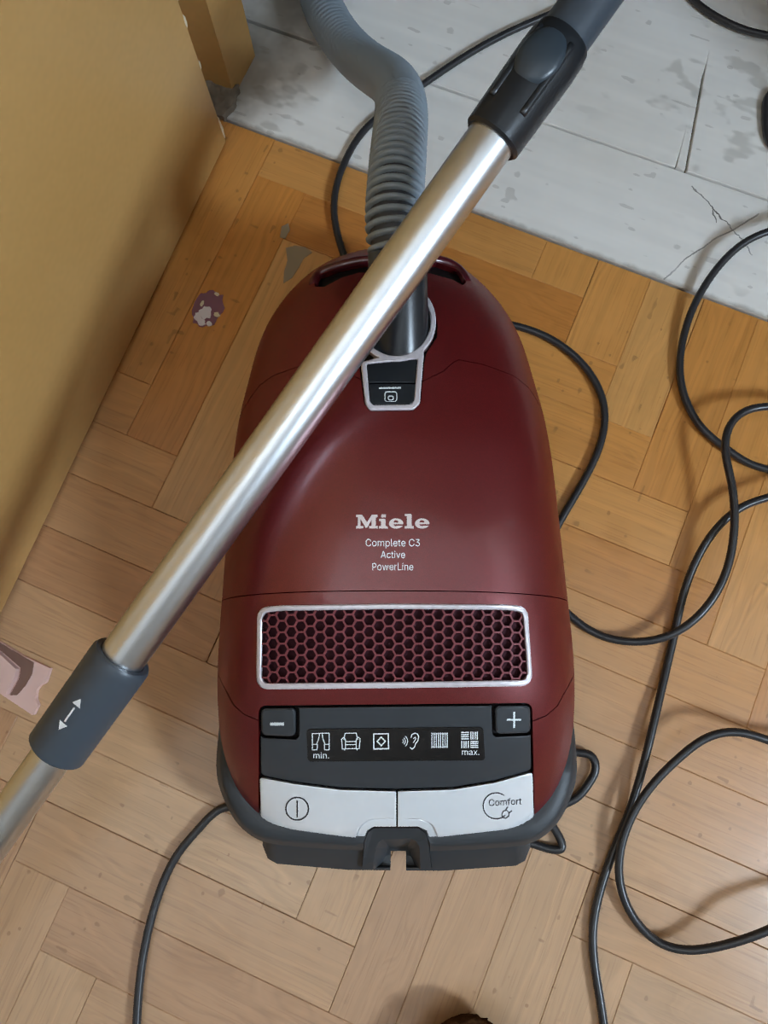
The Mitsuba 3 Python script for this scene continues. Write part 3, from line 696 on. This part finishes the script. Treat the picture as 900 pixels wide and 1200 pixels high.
# ------------------------------------------------------------------ cords
CR = .0037
def cord(pts):
    return tube(spline([at(x, y, z) for x, y, z in pts], .003), CR, 12)
c1 = thing('power_cord', 'black mains cord passing behind the hose, looping out along the right of the vacuum cleaner', 'cord')
obj('strand', cord([(1150, -300, .004), (950, -190, .006), (780, -60, .030), (720, -20, .022), (665, 8, .010), (600, 36, .0065), (545, 66, .006), (500, 96, .006), (455, 128, .006), (425, 155, .006), (404, 190, .006), (393, 225, .006), (392, 255, .0055), (400, 290, .005), (420, 330, .005), (470, 362, .005), (540, 372, .005), (612, 384, .005), (650, 400, .005), (688, 433, .005), (708, 478, .005),
    (702, 525, .005), (682, 567, .005), (661, 603, .005), (645, 635, .005), (640, 668, .005), (650, 700, .005), (669, 722, .005), (700, 743, .007), (742, 752, .013), (783, 745, .019), (818, 722, .025), (846, 682, .030), (860, 625, .033), (857, 565, .034), (850, 525, .034), (858, 495, .033), (878, 480, .032), (903, 476, .032), (960, 480, .03),
    (990, 520, .02), (960, 556, .012), (903, 551, .007), (878, 543, .006), (850, 525, .006), (824, 503, .006), (805, 472, .006), (797, 437, .006), (801, 395, .008), (816, 353, .012), (840, 315, .018), (870, 286, .024), (905, 270, .028), (960, 250, .03), (960, 200, .012), (906, 172, .005), (897, 140, .005), (905, 108, .005), (960, 100, .006), (965, 65, .008), (903, 42, .009), (870, 34, .008), (840, 20, .007), (813, 0, .006), (780, -60, .006), (800, -200, .005), (1000, -330, .005)]), 'mat_cord', c1, smooth=True)
c2 = thing('extension_cord', 'black cord winding down the boards at right, bulging widely at the lower right edge', 'cord')
obj('strand', cord([(1350, 1050, .004), (1150, 1020, .006), (1000, 1050, .03), (905, 1088, .038), (880, 1098, .034), (842, 1109, .026), (802, 1113, .018), (772, 1104, .012), (746, 1080, .010), (729, 1045, .011), (726, 1005, .0145), (738, 962, .0185), (762, 923, .023), (796, 888, .028), (830, 864, .032), (862, 858, .034), (902, 868, .034), (960, 880, .033), (1030, 850, .03), (1060, 720, .025), (1020, 590, .028), (960, 570, .03), (903, 582, .027), (872, 593, .024), (841, 618, .019), (816, 657, .013), (800, 700, .008), (791, 740, .005), (779, 792, .006), (766, 848, .010), (751, 908, .010), (736, 955, .006), (718, 1000, .005), (703, 1045, .005), (695, 1090, .005), (697, 1132, .005), (703, 1170, .005), (708, 1204, .005), (712, 1330, .005), (600, 1560, .005), (300, 1560, .005), (165, 1330, .005),
    (160, 1202, .005), (165, 1140, .005), (174, 1090, .005), (189, 1040, .005), (209, 1000, .005), (234, 970, .005), (259, 948, .005), (310, 948, .005), (400, 955, .005), (540, 965, .005), (600, 982, .005), (625, 989, .005), (645, 995, .005), (658, 994, .006), (655, 980, .006), (646, 962, .005), (650, 950, .005), (674, 936, .006), (690, 918, .007), (698, 900, .008), (693, 886, .008), (678, 882, .006), (665, 879, .005)]), 'mat_cord', c2, smooth=True)

# ------------------------------------------------------------------ small things on the floor
pk_ = thing('plastic_piece', 'flat pale pink plastic piece with a notched end lying by the door edge', 'plastic piece')
pp = [to_ab(x, y) for x, y in ((-40, 734), (0, 750), (30, 768), (62, 783), (58, 796), (56, 800), (50, 803), (46, 809), (45, 818), (48, 826), (42, 838), (0, 810), (-40, 785))]
pl = Polygon(pp).buffer(-.001).buffer(.001)
obj('plate', room(extrude(pl, .0005, .006)), 'mat_pink', pk_)
bl = Polygon([to_ab(x, y) for x, y in ((-40, 740), (0, 757), (28, 783), (26, 795), (15, 815), (-10, 800), (-40, 790))])
obj('lug', room(extrude(bl.buffer(-.001), .006, .014)), 'mat_pink', pk_, label='raised paler end')
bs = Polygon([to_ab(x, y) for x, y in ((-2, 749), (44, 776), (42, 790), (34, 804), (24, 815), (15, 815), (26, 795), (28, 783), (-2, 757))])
obj('strip', room(extrude(bs.buffer(-.0005), .006, .0072)), 'mat_shadow_band', pk_, label='brown curved sheet standing for a shadow across the plate')  # shadow band over the plate, built as a thin brown sheet

st_ = thing('sticker', 'torn oval purple and white sticker stuck to an orange board near the door', 'sticker')
rs = np.random.default_rng(3)
def blob(cx, cy, rx, ry, rot, n=26, rough=.12):
    a = np.arange(n) * 2 * math.pi / n
    r = 1 + rough * (rs.random(n) - .5) * 2
    x, y = rx * r * np.cos(a), ry * r * np.sin(a)
    c, s_ = math.cos(rot), math.sin(rot)
    return Polygon([tuple(at(cx + c * u - s_ * w, cy + s_ * u + c * w)[:2]) for u, w in zip(x, y)]).buffer(0)
scene['mat_purple'] = plastic((122, 78, 92), 0.5)
scene['mat_sticker_white'] = plastic((216, 208, 208), 0.5)
obj('paper', extrude(blob(243.5, 362.5, 17, 23, .55), -.0002, .0005), 'mat_purple', st_, label='purple torn paper')
for cx, cy, rx, ry, mt in ((241, 367, 7, 8, 'mat_sticker_white'), (232, 371, 4, 5, 'mat_sticker_white'), (236, 378, 5, 4, 'mat_sticker_white'), (254, 368.5, 4, 2.6, 'mat_chip'), (254, 345, 3, 2, 'mat_chip'), (237, 356, 2, 4, 'mat_chip'), (245, 380, 3, 3, 'mat_sticker_white')):
    obj('print_patch', extrude(blob(cx, cy, rx, ry, .4, 14, .25), .0003, .0008), mt, st_)
scene['mat_bare'] = plastic((142, 124, 98), 0.7)
for poly in ([(335, 291), (346, 288), (358, 290), (366, 296), (356, 303), (350, 314), (342, 326), (332, 332), (333, 318), (337, 306)], [(330, 266), (338, 262), (340, 270), (334, 280), (328, 278)]):
    q = Polygon([tuple(at(x, y)[:2]) for x, y in poly]).buffer(.002).buffer(-.002)
    obj('bare_patch', extrude(q, -.0006, .0006), 'mat_bare', 'floor', label='grey patch of bare filler')

sl_ = trimesh.creation.icosphere(4, 1.0); sl_.apply_scale((.058, .10, .032))
c_ = at(548, 1196, .03) + [0.0, -.096, 0]
sl_.apply_translation(c_); sl_.vertices[:, 2] = np.maximum(sl_.vertices[:, 2], .001)
sl_.vertices += (meshkit.noise(sl_.vertices * 260)[:, None] - .5) * .006 * (sl_.vertices[:, 2:] > .004)
obj('slipper', sl_, 'mat_slipper', smooth=True, label='fuzzy dark brown slipper tip poking in at the bottom edge', cat='slipper')
